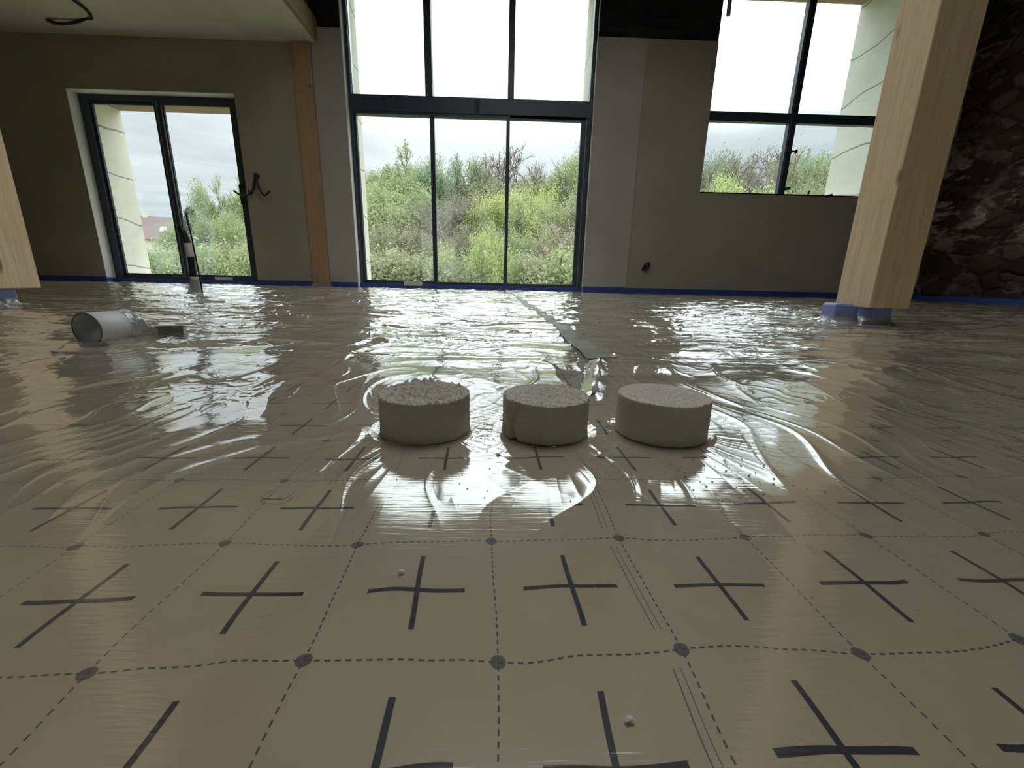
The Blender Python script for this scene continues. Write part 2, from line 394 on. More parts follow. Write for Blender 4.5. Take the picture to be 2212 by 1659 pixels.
# right wall of rubble stone with real relief
nu, nv = 150, 90
yy = np.linspace(-3.5, 6.9, nu); zz = np.linspace(0, TOP, nv); A, B = np.meshgrid(yy, zz)
H = 6.87 + .05*gn(A*1.7, B*2.6, 3) + .035*gn(A*4, B*6, 4) + .015*gn(A*10, B*14, 5)
Vv = np.stack([H, A, B], -1).reshape(-1, 3); ii = np.arange(nu*nv).reshape(nv, nu)
Ff = np.stack([ii[:-1,:-1], ii[1:,:-1], ii[1:,1:], ii[:-1,1:]], -1).reshape(-1, 4)
struct(npmesh('wall_right', Vv, Ff, M['stone'], smooth=True))
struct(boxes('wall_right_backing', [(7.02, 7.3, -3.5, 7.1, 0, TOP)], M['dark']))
# back wall behind the camera
struct(boxes('wall_back', [(-8, 6.9, -3.7, -3.5, 0, TOP)], M['plaster_light']))
struct(boxes('ceiling', [(-8, -2.755, -3.5, D, 3.405, 3.54)], M['ceiling']))
struct(boxes('trim_6', [(-2.755, -2.72, -3.5, D, 3.42, 3.70)], M['rough_wood']))
# high ceiling; unseen opening above the camera added to let more light in
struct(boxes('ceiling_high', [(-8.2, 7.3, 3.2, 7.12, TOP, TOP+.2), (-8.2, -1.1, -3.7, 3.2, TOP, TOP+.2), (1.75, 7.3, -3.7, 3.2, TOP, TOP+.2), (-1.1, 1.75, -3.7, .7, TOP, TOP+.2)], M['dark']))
struct(boxes('floor', [(-8, 7.0, -3.5, 7.12, -.12, 0)], M['board']))

# edge strip of blue foam, per wall (height 10 cm)
def strip(name, L): return struct(boxes(name, L, M['blue'], bevel=.002))
strip('baseboard_front', [(-8, -6.41, D-.010, D, 0, .095), (-4.005, -3.11, D-.010, D, 0, .09), (-2.82, -2.39, D-.022, D-.012, 0, .09), (1.285, 2.0, D-.028, D-.018, 0, .105), (2.0, 6.9, D-.010, D, 0, .10)])
strip('baseboard_door', [(-6.40, -4.01, 7.035, 7.05, 0, .075), (-6.41, -6.40, D-.01, 7.035, 0, .085)])
strip('baseboard_window', [(-2.38, 1.275, 6.965, 6.98, 0, .085), (1.268, 1.277, D-.03, 6.965, 0, .09)])
strip('baseboard_right', [(6.76, 6.80, -3.4, 6.9, 0, .085)])

# ------------------------------------------------------------ windows
def frame_boxes(x0, x1, z0, z1, y0, y1, t, tb=None, tt=None):
    tb = tb or t; tt = tt or t
    return [(x0, x0+t, y0, y1, z0, z1), (x1-t, x1, y0, y1, z0, z1), (x0+t, x1-t, y0, y1, z0, z0+tb), (x0+t, x1-t, y0, y1, z1-tt, z1)]
def win(name, x, z): 
    o = bpy.data.objects.new(name, None); C.objects.link(o); o.location = (x, 7.0, z); o['kind'] = 'structure'; return o
def wpart(name, L, mt, root, bevel=.002):
    l = root.location
    return boxes(name, [(a-l.x, b-l.x, c-l.y, d-l.y, e-l.z, f-l.z) for a, b, c, d, e, f in L], mt, root, bevel)
# left sliding glass door
w1 = win('door_1', -5.2, 0)
wpart('frame', [(-6.41,-6.29,7.06,7.14,.06,2.736), (-4.10,-4.0,7.06,7.14,.06,2.736), (-6.29,-4.10,7.06,7.14,2.66,2.736), (-6.29,-4.10,7.06,7.14,.06,.115)], M['alu'], w1)
sL = wpart('sash', frame_boxes(-6.30, -5.20, .11, 2.67, 7.095, 7.13, .05, .045, .06), M['alu'], w1)
wpart('glass_pane', [(-6.25,-5.25,7.11,7.116,.155,2.61)], M['glass'], sL, 0).location = -sL.location
sR = wpart('sash', frame_boxes(-5.31, -4.09, .11, 2.67, 7.055, 7.09, .10, .045, .06), M['alu'], w1)
wpart('glass_pane', [(-5.21,-4.19,7.07,7.076,.155,2.61)], M['glass'], sR, 0)
wpart('edge_trim', [(-5.275,-5.262,7.049,7.056,.11,2.66)], M['silver'], w1, 0)
wpart('edge_trim', [(-5.315,-5.310,7.056,7.09,.11,2.66)], M['silver'], w1, 0)
wpart('handle', [(-4.165,-4.145,6.985,7.0,1.25,1.53), (-4.165,-4.12,6.985,7.056,1.50,1.53), (-4.165,-4.12,6.985,7.056,1.25,1.28)], M['gasket'], w1)
wpart('tape_strip', [(-4.79,-4.50,7.046,7.0545,.075,.125)], M['white_tape'], w1, 0)
# tall middle window: fixed top row over a three-panel slider
w2 = win('window_2', -.55, 0)
wpart('frame', [(-2.385,-2.335,7.0,7.12,.06,4.62), (1.235,1.28,7.0,7.12,.06,4.62), (-2.335,1.235,7.0,7.12,4.55,4.62), (-2.335,1.235,7.0,7.12,.06,.10)], M['alu'], w2)
wpart('transom', [(-2.335,1.235,6.985,7.12,2.60,2.80), (-2.335,1.235,7.0,7.12,2.80,2.822), (-2.335,1.235,7.0,7.12,2.565,2.60)], M['alu'], w2)
for a, b in ((-1.232,-1.128), (-.002,.092)):
    wpart('mullion', [(a, b, 6.99, 7.12, 2.82, 4.56)], M['alu'], w2)
wpart('joint_patch', [(-.50,-.42,6.978,6.986,2.62,2.79)], M['gasket'], w2, 0)
wpart('upper_trim', [(-2.335,-2.322,6.99,7.0,2.82,4.56), (-2.318,-2.305,6.995,7.05,2.82,4.56)], M['silver'], w2, 0)
for a, b in ((-2.305,-1.232), (-1.128,-.002), (.092,1.235)):
    wpart('glass_pane', [(a, b, 7.05, 7.056, 2.82, 4.56)], M['glass'], w2, 0)
s1 = wpart('sash', [(-2.335,-2.295,7.03,7.09,.10,2.57), (-1.172,-1.118,7.03,7.09,.10,2.57), (-2.295,-1.172,7.03,7.09,.10,.135)], M['alu'], w2)
wpart('glass_pane', [(-2.295,-1.172,7.055,7.061,.135,2.57)], M['glass'], s1, 0)
s2 = wpart('sash', [(-1.178,-1.155,6.995,7.03,.10,2.57), (-.014,.040,6.995,7.03,.10,2.57), (-1.15,-.014,6.995,7.03,.10,.13), (-1.15,-.014,6.995,7.03,2.555,2.57)], M['alu'], w2)
wpart('glass_pane', [(-1.155,-.014,7.01,7.016,.13,2.555)], M['glass_smeared'], s2, 0)
s3 = wpart('sash', [(1.13,1.235,7.0,7.06,.10,2.60), (.04,1.13,7.0,7.06,.10,.128), (.04,1.13,7.0,7.06,2.545,2.60)], M['alu'], w2)
wpart('glass_pane', [(.04,1.13,7.03,7.036,.128,2.545)], M['glass'], s3, 0)
wpart('edge_trim', [(-1.112,-1.106,6.99,7.03,.10,2.56)], M['silver'], w2, 0)
wpart('edge_trim', [(1.205,1.213,6.994,7.0,.10,2.60)], M['silver'], w2, 0)
wpart('tape_strip', [(-1.66,-1.36,6.955,6.965,.055,.125)], M['white_tape'], w2, 0)
# right window over a sill
w3 = win('window_3', 4.4, 1.593)
wpart('frame', [(3.04,3.085,7.04,7.12,1.593,4.62), (5.83,5.90,7.04,7.12,1.593,4.62), (3.085,5.83,7.04,7.12,4.45,4.62), (3.085,5.83,7.04,7.12,1.593,1.61)], M['alu'], w3)
wpart('mullion', [(4.36,4.468,7.03,7.12,1.60,4.50)], M['alu'], w3)
wpart('edge_trim', [(4.374,4.381,7.022,7.03,1.60,4.50)], M['silver'], w3, 0)
wpart('transom', [(3.085,5.83,7.035,7.12,2.630,2.762)], M['alu'], w3)
for a, b in ((3.085,4.36), (4.468,5.83)):
    for c, d in ((1.61,2.63), (2.762,4.45)):
        wpart('glass_pane', [(a, b, 7.08, 7.086, c, d)], M['glass'], w3, 0)
wpart('handle', [(4.44,4.53,6.985,7.0,2.215,2.235), (4.50,4.53,6.98,7.0,2.20,2.25), (4.42,4.45,6.985,7.03,2.20,2.25)], M['gasket'], w3)
struct(boxes('trim_7', [(3.043,5.90,D+.0,7.04,1.575,1.593)], M['reveal']))

# ------------------------------------------------------------ plastic film on the floor: real wrinkled sheet
CYL = [(-.100, .505, .0565, .0485), (.0565, .508, .0555, .0475), (.2102, .5088, .0580, .050)]
ny, nt = 860, 1150
yv = np.concatenate([np.linspace(-3.45, .12, 60, endpoint=False), .12*np.exp(np.linspace(0, math.log(6.885/.12), ny-60))])
tv = np.sinh(np.linspace(-1.25, 1.25, nt))/math.sinh(1.25)*1.45
Yg, Tg = np.meshgrid(yv, tv, indexing='ij')
Xg = np.clip(Tg*(np.abs(Yg)+.18), -7.99, 6.75)
f_ = np.linspace(0, 1, 13)[1:]          # carry the sheet on to both side walls
Xl = Xg[:, :1] + (-7.99 - Xg[:, :1])*f_[::-1][None, :]; Xr = Xg[:, -1:] + (6.76 - Xg[:, -1:])*f_[None, :]
Xg = np.concatenate([Xl, Xg, Xr], 1); Yg = np.repeat(Yg[:, :1], Xg.shape[1], 1)
def film_h(x, y):
    wx = x + .05*gn(x*5, y*5, 21); wy = y + .05*gn(x*5, y*5, 22)
    sm = lambda v, a, b: np.clip((v-a)/(b-a), 0, 1)**2*(3-2*np.clip((v-a)/(b-a), 0, 1))
    far = sm(y, .42, .80)
    rg = lambda v, p: np.clip(1-np.abs(v), 0, 1)**p
    big = (gn(wx*5, wy*3.0, 1)+.4)*.0045 + (gn(wx*2.6, wy*6.0, 16)+.4)*.0075*sm(y, .6, 1.0)
    mid = rg(gn(wx*13, wy*6, 2), 9)*.0022*np.clip(.5+gn(x*4, y*4, 31), 0, 1)
    fine = rg(gn(wx*26, wy*22, 3), 10)*.0009*np.clip(.4+gn(x*5, y*5, 32), 0, 1)
    lng = rg(gn(wx*9, wy*2.0, 4), 9)*.0026*np.clip(.6+gn(x*3, y*3, 33), 0, 1)
    ff = sm(y, .60, 1.7)
    strk = gn(wx*1.4, wy*6.5, 12)*.0080 + gn(wx*3.0, wy*15, 13)*.0036 + rg(gn(wx*2.0, wy*9, 14), 6)*.0050 + gn(wx*6, wy*32, 15)*.0014
    h = far*(big + mid + fine + lng) + 1.3*ff*(strk+.004)
    near = sm(y, .22, .42)*(1-far)
    h = h + near*((gn(wx*8, wy*6, 5)+.5)*.0030 + (1-np.abs(gn(wx*20, wy*4, 6)))**7*.0012)
    # folds radiating from each cylinder
    for cx, cy, r, hh in CYL:
        dx, dy = x-cx, y-cy; d = np.hypot(dx, dy); a = np.arctan2(dy, dx)
        k = np.exp(-np.clip(d-r, 0, 9)/.055)
        h = h + k*((1-np.abs(gn(np.cos(a)*6+cx*40, np.sin(a)*6, 7)))**6)*.0009
        h = h*np.clip((d-r)/.012, 0, 1)
    # raised film seam running across, folded flap by the middle cylinder, broken seam ridge far left
    h = h + .0020*np.exp(-((y-.985-.02*gn(x*6, y*0, 8))/.005)**2)*(np.abs(x-.05) < .5)
    fx = .136 + (y-.639)*(.087/.33)
    fl = np.exp(-((x-fx-.012)/.016)**2)*np.clip((y-.62)/.05, 0, 1)*np.clip((1.0-y)/.05, 0, 1)
    h = h + fl*(.009+.004*gn(x*22, y*14, 9))
    lx = -1.351 + (y-2.349)*(-.278/2.585)
    h = h + .006*np.exp(-((x-lx)/.012)**2)*(y > 2.2)*(y < 5.1)*(np.sin(y*42) > -.2)
    for px, py, rr, ph in ((1.75, 2.17, .10, .05), (1.925, 2.15, .08, .05), (-2.47, 2.08, .09, .05), (-2.665, 3.64, .05, .03)):
        d = np.hypot(x-px, y-py); h = h + .022*np.exp(-(d/rr)**2)*(1+.6*gn((x-px)*40, (y-py)*40, 10))
    return np.maximum(h, 0)
Hg = film_h(Xg, Yg) + .0015
Vv = np.stack([Xg, Yg, Hg], -1).reshape(-1, 3); ii = np.arange(Yg.size).reshape(Yg.shape)
Ff = np.stack([ii[:-1,:-1], ii[:-1,1:], ii[1:,1:], ii[1:,:-1]], -1).reshape(-1, 4)
film = npmesh('plastic_sheeting', Vv, Ff, M['film'], smooth=True)
tag(film, 'clear wrinkled plastic sheeting spread over the whole printed insulation floor', 'plastic sheeting')

# white dashes standing in for glints on the sheeting's seam, far left, and the joint tape right of the middle
st = boxes('seam_glint', [(-.004, .004, 0, .045, 0, .0015)], M['white_tape'], film)
for k in range(28):
    y0 = 2.30 + 2.5*(k/28)**1.15; x0 = -1.351 + (y0-2.349)*(-.278/2.585)
    zf = float(film_h(np.array([x0]), np.array([y0]))[0]) + .004
    q = st if k == 0 else st.copy()
    if k: C.objects.link(q); q.parent = film
    q.location = (x0, y0, zf)
ty_ = np.linspace(.99, 6.80, 300); tw_ = np.linspace(-1, 1, 9); A, B = np.meshgrid(ty_, tw_, indexing='ij')
cx_ = .243 - .036*(A-1.2) - .012*np.exp(-((A-1.0)/.3)**2)
TX = cx_ + B*(.026 + .006*gn(A*3, A*0, 41) + .012*np.exp(-((A-1.35)/.15)**2)); TZ = film_h(TX, A) + .0035
ii = np.arange(A.size).reshape(A.shape)
tag(npmesh('joint_tape', np.stack([TX, A, TZ], -1).reshape(-1, 3), np.stack([ii[:-1,:-1], ii[:-1,1:], ii[1:,1:], ii[1:,:-1]], -1).reshape(-1, 4), M['joint_tape'], smooth=True), 'long greenish grey joint tape running from behind the samples towards the tall window', 'tape')

# ------------------------------------------------------------ three cylindrical screed samples
def cylinder_sample(cx, cy, r, h, rough, seed, label, notch=False, peak=False):
    na, nh, nr = 280, 40, 64
    V = []; rg = random.Random(seed)
    off = Vector((seed*3.1, seed*1.7, seed*5.3))
    def rough_n(p, s): return noise.noise(Vector(p)*s + off)
    rows = []
    for j in range(nh+1):
        zj = h*j/nh; row = []
        for i in range(na):
            a = 2*PI*i/na
            rr = r*(1 + .012*noise.noise(Vector((math.cos(a)*1.3, math.sin(a)*1.3, zj*8)) + off))
            rr += .0006*rough_n((math.cos(a)*r, math.sin(a)*r, zj), 160) + .0004*rough_n((math.cos(a)*r, math.sin(a)*r, zj), 420)
            e = max(0, 1-zj/.006); rr += e*.0015*max(0, rough_n((math.cos(a)*r, math.sin(a)*r, 0), 300))*2
            side = abs(math.cos(a))**4     # crumbly left and right flanks
            rr += rough*.0016*side*max(0, rough_n((math.cos(a)*r, math.sin(a)*r, zj), 330))
            te = max(0, 1-(h-zj)/.005); rr -= te*.0012*(1-.7*rough) - te*rough*.0026*max(0, rough_n((math.cos(a)*r, math.sin(a)*r, zj), 260))
            if notch:
                an = (a - math.radians(222) + PI) % (2*PI) - PI
                rr -= .0055*math.exp(-((an + .10*math.sin(zj*90))/.055)**2)
                if an < 0: rr += .0016*math.exp(-((an+.22)/.12)**2)*(1+1.2*rough_n((0, an*r, zj), 200))
            row.append(len(V)); V.append((rr*math.cos(a), rr*math.sin(a), zj))
        rows.append(row)
    F = []
    for a, b in zip(rows, rows[1:]):
        for i in range(na): F.append((a[i], a[(i+1)%na], b[(i+1)%na], b[i]))
    prev = rows[-1]
    for k in range(nr-1, 0, -1):
        row = []; q = (k/nr)
        for i in range(na):
            a = 2*PI*i/na; rr = r*q*.985; x, y = rr*math.cos(a), rr*math.sin(a)
            e = (.0009 + .0020*rough)
            zz_ = h + e*(rough_n((x, y, 0), 210)*1.3 + rough_n((x, y, 3), 480)*.9) + .0012*rough_n((x, y, 7), 40)
            if rough > .5: zz_ += .0024*max(0, rough_n((x, y, 9), 170))*2
            if peak:
                zz_ += .0055*math.exp(-((x-.001)**2+(y-.044)**2)/.00004)*(1+.8*rough_n((x, y, 1), 400)) + .003*math.exp(-((x+.022)**2/.0004+(y-.044)**2/.00003))
            if notch: zz_ += .003*math.exp(-((x-.028)**2+(y-.040)**2)/.00002)
            row.append(len(V)); V.append((x, y, zz_))
        for i in range(na): F.append((prev[i], prev[(i+1)%na], row[(i+1)%na], row[i]))
        prev = row
    c = len(V); V.append((0, 0, h))
    tri = [(prev[i], prev[(i+1)%na], c) for i in range(na)]
    # loose grains stuck to the rim and flanks
    oc = [(1,0,0),(-1,0,0),(0,1,0),(0,-1,0),(0,0,1),(0,0,-1)]; of = [(0,2,4),(2,1,4),(1,3,4),(3,0,4),(2,0,5),(1,2,5),(3,1,5),(0,3,5)]
    for k in range(int(60 + 700*rough)):
        a = rg.uniform(0, 2*PI); q = rg.random()
        if q < .45: p = (r*math.cos(a)*rg.uniform(.93, 1.0), r*math.sin(a)*rg.uniform(.93, 1.0), h)
        elif q < .75: rr = r*math.sqrt(rg.random())*.97; p = (rr*math.cos(a), rr*math.sin(a), h+.0004)
        elif q < .85: p = (r*math.cos(a), r*math.sin(a), rg.uniform(0, .003))
        else:
            a = rg.choice((0, PI)) + rg.gauss(0, .25); p = (r*math.cos(a), r*math.sin(a), rg.uniform(.002, h))
        g = rg.uniform(.0004, .0011 + .0009*rough*(q < .75)); base = len(V)
        for d in oc: V.append(tuple(p[i] + d[i]*g*rg.uniform(.6, 1.1) for i in range(3)))
        tri += [tuple(base+i for i in f) for f in of]
    me = bpy.data.meshes.new('screed_sample'); me.from_pydata(V, [], F+tri+[tuple(reversed(rows[0]))]); me.shade_smooth()
    o = link('screed_sample', me, M['screed']); o.location = (cx, cy, .0025)
    return tag(o, label, 'screed sample', 'round screed samples in a row on the floor')
cylinder_sample(*CYL[0][:3], CYL[0][3], 1.0, 1, 'rough-topped round pale screed sample with crumbly peak, leftmost of the three on the floor', peak=True)
cylinder_sample(*CYL[1][:3], CYL[1][3], .45, 2, 'round pale screed sample with a vertical notch in its side, standing between the other two', notch=True)
cylinder_sample(*CYL[2][:3], CYL[2][3], .12, 3, 'smooth-sided round pale screed sample with clean top edge, rightmost of the three on the floor')

# crumbs scattered around (nobody could count them)
bm = bmesh.new(); bd = bmesh.new()
def crumb(b, x, y, s):
    zf = float(film_h(np.array([x]), np.array([y]))[0]) + .002
    mm = Matrix.Translation((x, y, zf)) @ Matrix.Rotation(rnd.random()*6, 4, 'Z') @ Matrix.Diagonal((s, s*rnd.uniform(.5, 1), s*rnd.uniform(.4, .8), 1))
    bmesh.ops.create_icosphere(b, subdivisions=1, radius=1, matrix=mm)
for k in range(420):
    c = rnd.choice(CYL); a = rnd.random()*2*PI; d = c[2] + rnd.expovariate(22)
    crumb(bm, c[0]+d*math.cos(a), c[1]+d*math.sin(a), rnd.uniform(.0003, .0011))
for k in range(340):
    x, y = rnd.gauss(-.12, .30), rnd.uniform(1.15, 1.75); crumb(bm, x, y, rnd.uniform(.0008, .002))
for k in range(380):
    x, y = rnd.uniform(-.8, .7), rnd.uniform(.2, 1.2); crumb(bm, x, y, rnd.uniform(.0003, .0009))
for k in range(60):
    x, y = rnd.gauss(.23, .035), rnd.gauss(.36, .03); crumb(bm, x, y, rnd.uniform(.0005, .0014))
bd.free()
me = bpy.data.meshes.new('plaster_crumbs'); bm.to_mesh(me); bm.free()
tag(link('plaster_crumbs', me, M['crumb']), 'tiny loose screed crumbs strewn over the plastic around and beyond the three samples', 'crumbs', kind='stuff')
def flake(x, y, s, label, seed=0, mt='crumb', name='screed_flake'):
    b = bmesh.new(); bmesh.ops.create_icosphere(b, subdivisions=2, radius=1)
    for v in b.verts: v.co *= 1 + .5*noise.noise(v.co*1.7 + Vector((seed, 0, 0)))
    for v in b.verts: v.co = Vector((v.co.x*s, v.co.y*s*.6, v.co.z*s*.35))
    me = bpy.data.meshes.new(name); b.to_mesh(me); b.free()
    o = link(name, me, M[mt]); o.location = (x, y, float(film_h(np.array([x]), np.array([y]))[0]) + .0015 + s*.3)
    return tag(o, label, 'flake', 'larger flakes lying on the plastic')
flake(-.066, .235, .0022, 'small white flake lying above a printed cross in the near left foreground', 1, 'white_tape')
flake(.060, .140, .0022, 'thin white flake nearest the camera in the foreground', 2, 'white_tape')
flake(-.004, .424, .0028, 'brownish pebble-like flake between the left and middle samples', 3)
flake(.272, .986, .012, 'bright white torn flake on the floor seam behind the samples', 4, 'white_tape')
flake(-1.045, .962, .012, 'whitish scrap on the plastic in front of the white pipe', 5, 'white_tape')
# small wire staple
tag(tubes('wire_staple', [(spline([(-.207,.338,.004), (-.209,.324,.004), (-.190,.323,.004), (-.186,.336,.004)], 6), .0005)], M['steel_wire'], seg=6), 'small bent wire staple lying beside a printed cross left of the samples', 'staple')

# torn pale corner of the overlapping film, standing up behind the middle sample
def sheet(name, P, mt, n=14, amp=.003, seed=0, parent=None):
    # P: 4 corners, bilinear patch with wrinkles and a little thickness
    P = [Vector(q) for q in P]; V = []; F = []
    for j in range(n+1):
        for i in range(n+1):
            u, v = i/n, j/n
            q = P[0]*(1-u)*(1-v) + P[1]*u*(1-v) + P[2]*u*v + P[3]*(1-u)*v
            k = noise.noise(Vector((u*4+seed, v*5, 0)))*amp
            V.append((q.x+k, q.y+k*.5, q.z+k))
    for j in range(n):
        for i in range(n): a = j*(n+1)+i; F.append((a, a+1, a+n+2, a+n+1))
    me = bpy.data.meshes.new(name); me.from_pydata(V, [], F); me.shade_smooth()
    o = link(name, me, mt, parent); s = o.modifiers.new('thick', 'SOLIDIFY'); s.thickness = .0005; return o
tag(sheet('film_flap', [(.150,.70,.004), (.168,.672,.005), (.222,.93,.016), (.188,.92,.008)], M['pale_flap'], 20, .008, 3), 'torn pale film flap folded up behind the middle sample', 'film flap')

# ------------------------------------------------------------ spruce posts on wrapped feet
def post(x0, x1, y0, y1, label, feet):
    cx, cy = (x0+x1)/2, (y0+y1)/2
    r = empty('wooden_post', (cx, cy, .098), label, 'post', 'square spruce posts')
    o = boxes('beam', [(x0-cx, x1-cx, y0-cy, y1-cy, 0, (3.405 if x0 < 0 else TOP)-.098)], M['spruce'], r, .004)
    for (fx, fy, wx, wy, zt) in feet:
        f = boxes('foot', [(fx-cx-wx, fx-cx+wx, fy-cy-wy, fy-cy+wy, -.094+.0, zt-.098)], M['blue_wrap'], r, .012)
        # clear film pulled up round the foot
        b = bmesh.new(); n = 40; rings = []
        for k, (zz_, ex) in enumerate(((-.0925, .060), (-.088, .032), (-.078, .012), (-.062, .005), (-.050, .003))):
            ring = []
            for i in range(n):
                a = 2*PI*i/n; ca, sa = math.cos(a), math.sin(a); q = 1/max(abs(ca), abs(sa))**.75
                e = ex*(1+.5*noise.noise(Vector((ca*3+fx, sa*3, k*.3)))) + (0 if k < 1 else .003*math.sin(a*9+k))
                ring.append(b.verts.new((fx-cx+ca*(wx*q+e), fy-cy+sa*(wy*q+e), zz_ + (.006*noise.noise(Vector((ca*4, sa*4, fx))) if k > 2 else 0))))
            rings.append(ring)
        for p_, q_ in zip(rings, rings[1:]):
            for i in range(n): b.faces.new((p_[i], p_[(i+1)%n], q_[(i+1)%n], q_[i]))
        me = bpy.data.meshes.new('film_skirt'); b.to_mesh(me); b.free(); me.shade_smooth()
        link('film_skirt', me, M['milky'], f)['label'] = 'crinkled clear film skirt at the foot'
        f['label'] = 'foot wrapped in blue foam'
    return r
post(1.772, 1.972, 1.98, 2.192, 'pale square spruce post standing on two blue-wrapped feet, right of the samples', [(1.745, 2.12, .062, .05, .112), (1.915, 2.10, .050, .05, .098)])
post(-2.580, -2.376, 1.98, 2.192, 'square spruce post at the left edge, cut by the frame', [(-2.475, 2.07, .055, .05, .098)])
# wall pillar
pl = tag(boxes('wood_pillar', [(-.133, .133, -.035, .02, 0, TOP-.02)], M['pillar'], bevel=.003), 'narrow orange-toned wooden pillar set in the wall left of the tall window', 'pillar')
pl.location = (-2.968, D-.0, .012)
bb = boxes('film_turnup', [(-.15, .15, -.05, -.037, -.010, .045)], M['milky'], pl, .004)

# ------------------------------------------------------------ black conduit standing up through the floor
r = empty('conduit_stub', (-2.665, 3.65, .0), 'black conduit stub with white tape band standing in a film cone by the glass door', 'conduit')
o = lambda *p: (p[0]+2.665, p[1]-3.65, p[2])
tubes('tube', [(spline([(0,0,.02), (.005,0,.14), (.012,0,.28), (.005,0,.42), (-.012,0,.50), (-.035,0,.555)], 8), .026)], M['black_conduit'], r, 16)
tubes('tape_band', [(spline([(.013,0,.315), (.010,0,.36), (.003,0,.425)], 6), .0285)], M['white_tape'], r, 16)
tubes('wire_rod', [(spline([(.060,.0,.02), (.055,0,.2), (.045,0,.45), (.030,0,.665)], 8), .006)], M['black_conduit'], r, 8)
tubes('film_cone', [([(0,0,.004), (0,0,.012), (.002,0,.03), (.008,0,.08), (.012,0,.115), (.012,0,.135)], [.085, .062, .052, .042, .034, .030])], M['milky'], r, 20)
tubes('tape_collar', [([(.014,0,.125), (.016,0,.155)], .033)], M['white_tape'], r, 16)

# ------------------------------------------------------------ white drain pipe lying on its side, film bunched at the back
r = empty('drain_pipe', (-1.070, 1.068, .0450), 'short white plastic drain pipe lying on the floor at left, its open end facing us', 'pipe', rz=-math.radians(6))
R_, L_ = .0420, .105
n = 56; b = bmesh.new()
prof = [(R_-.0022, 0), (R_, 0), (R_, L_), (R_-.0022, L_), ]
rings = []
for (rr, yy_) in [(R_, 0), (R_, .002), (R_, L_)] + [(R_-.0025, L_), (R_-.0025, .002), (R_-.0025, 0)]:
    rings.append([b.verts.new((rr*math.cos(2*PI*i/n), yy_, rr*math.sin(2*PI*i/n))) for i in range(n)])
for p_, q_ in zip(rings, rings[1:]+rings[:1]):
    for i in range(n): b.faces.new((p_[i], q_[i], q_[(i+1)%n], p_[(i+1)%n]))
bmesh.ops.recalc_face_normals(b, faces=b.faces)
me = bpy.data.meshes.new('pipe'); b.to_mesh(me); b.free(); me.shade_smooth(); link('pipe', me, M['white_pvc'], r)
b = bmesh.new(); tube_ring = []
for rr in (R_+.0004, R_-.0028):
    tube_ring.append([b.verts.new((rr*math.cos(2*PI*i/n), -.0006, rr*math.sin(2*PI*i/n))) for i in range(n)])
for i in range(n): b.faces.new((tube_ring[0][i], tube_ring[1][i], tube_ring[1][(i+1)%n], tube_ring[0][(i+1)%n]))
me = bpy.data.meshes.new('cut_rim'); b.to_mesh(me); b.free(); o_ = link('cut_rim', me, M['cut_edge'], r); o_['label'] = 'dark sawn rim of the pipe'
s_ = o_.modifiers.new('t', 'SOLIDIFY'); s_.thickness = .0008
# film cap gathered to a tail
b = bmesh.new(); n = 60; rings = []
for k, (yy_, rr, dx, dz) in enumerate(((.078, .0430, 0, 0), (.107, .0427, 0, 0), (.114, .040, .006, -.002), (.122, .031, .016, -.006), (.130, .020, .028, -.010), (.136, .013, .040, -.014), (.142, .011, .055, -.018))):
    rings.append([b.verts.new((dx + rr*math.cos(a)*(1+.05*k*noise.noise(Vector((math.cos(a)*4, math.sin(a)*4, k*.4)))), yy_ - dx*.25, dz + rr*math.sin(a)*(1+.07*k*noise.noise(Vector((math.cos(a)*5, math.sin(a)*5, k*.4+9)))))) for a in [2*PI*i/n for i in range(n)]])
for p_, q_ in zip(rings, rings[1:]):
    for i in range(n): b.faces.new((p_[i], q_[i], q_[(i+1)%n], p_[(i+1)%n]))
me = bpy.data.meshes.new('film_cap'); b.to_mesh(me); b.free(); me.shade_smooth(); link('film_cap', me, M['milky'], r)['label'] = 'crinkled clear film gathered over the far end'
# folded grey metal offcut beside it
r = empty('metal_offcut', (-1.005, 1.225, .004), 'folded grey metal channel offcut lying on the plastic right of the white pipe', 'metal offcut', rz=math.radians(22))
boxes('channel', [(-.045,.05,-.012,.020,0,.002), (-.045,.05,-.012,-.010,0,.034), (-.045,.05,.018,.020,0,.030), (.048,.05,-.012,.020,0,.032)], M['grey_metal'], r, .0006)
boxes('lid', [(-.046,.051,-.010,.020,.0335,.035)], M['pale_flap'], r, .0004)['label'] = 'pale top face'
boxes('bracket', [(-.046,-.028,-.0145,-.0122,.006,.022)], M['dark_fold'], r, .0006)
r2 = empty('foil_strips', (-1.065, 1.245, .004), 'bundle of dark and pale foil strips between the white pipe and the metal offcut', 'foil strips', rz=math.radians(4))
for k, (a, z_, mt_, ln) in enumerate(((4, .012, 'dark_fold', .10), (-3, .026, 'dark_fold', .12), (8, .020, 'pale_flap', .10), (0, .032, 'pale_flap', .13), (-6, .006, 'dark_fold', .12))):
    aa = math.radians(a)
    sheet('strip', [(-ln*.5, -.012+.006*k, z_*.6), (ln*.5, -.012+.006*k+math.sin(aa)*ln, z_), (ln*.5, .004+.006*k+math.sin(aa)*ln, z_+.002), (-ln*.5, .002+.006*k, z_*.7)], M[mt_], 12, .004, k*3, r2)

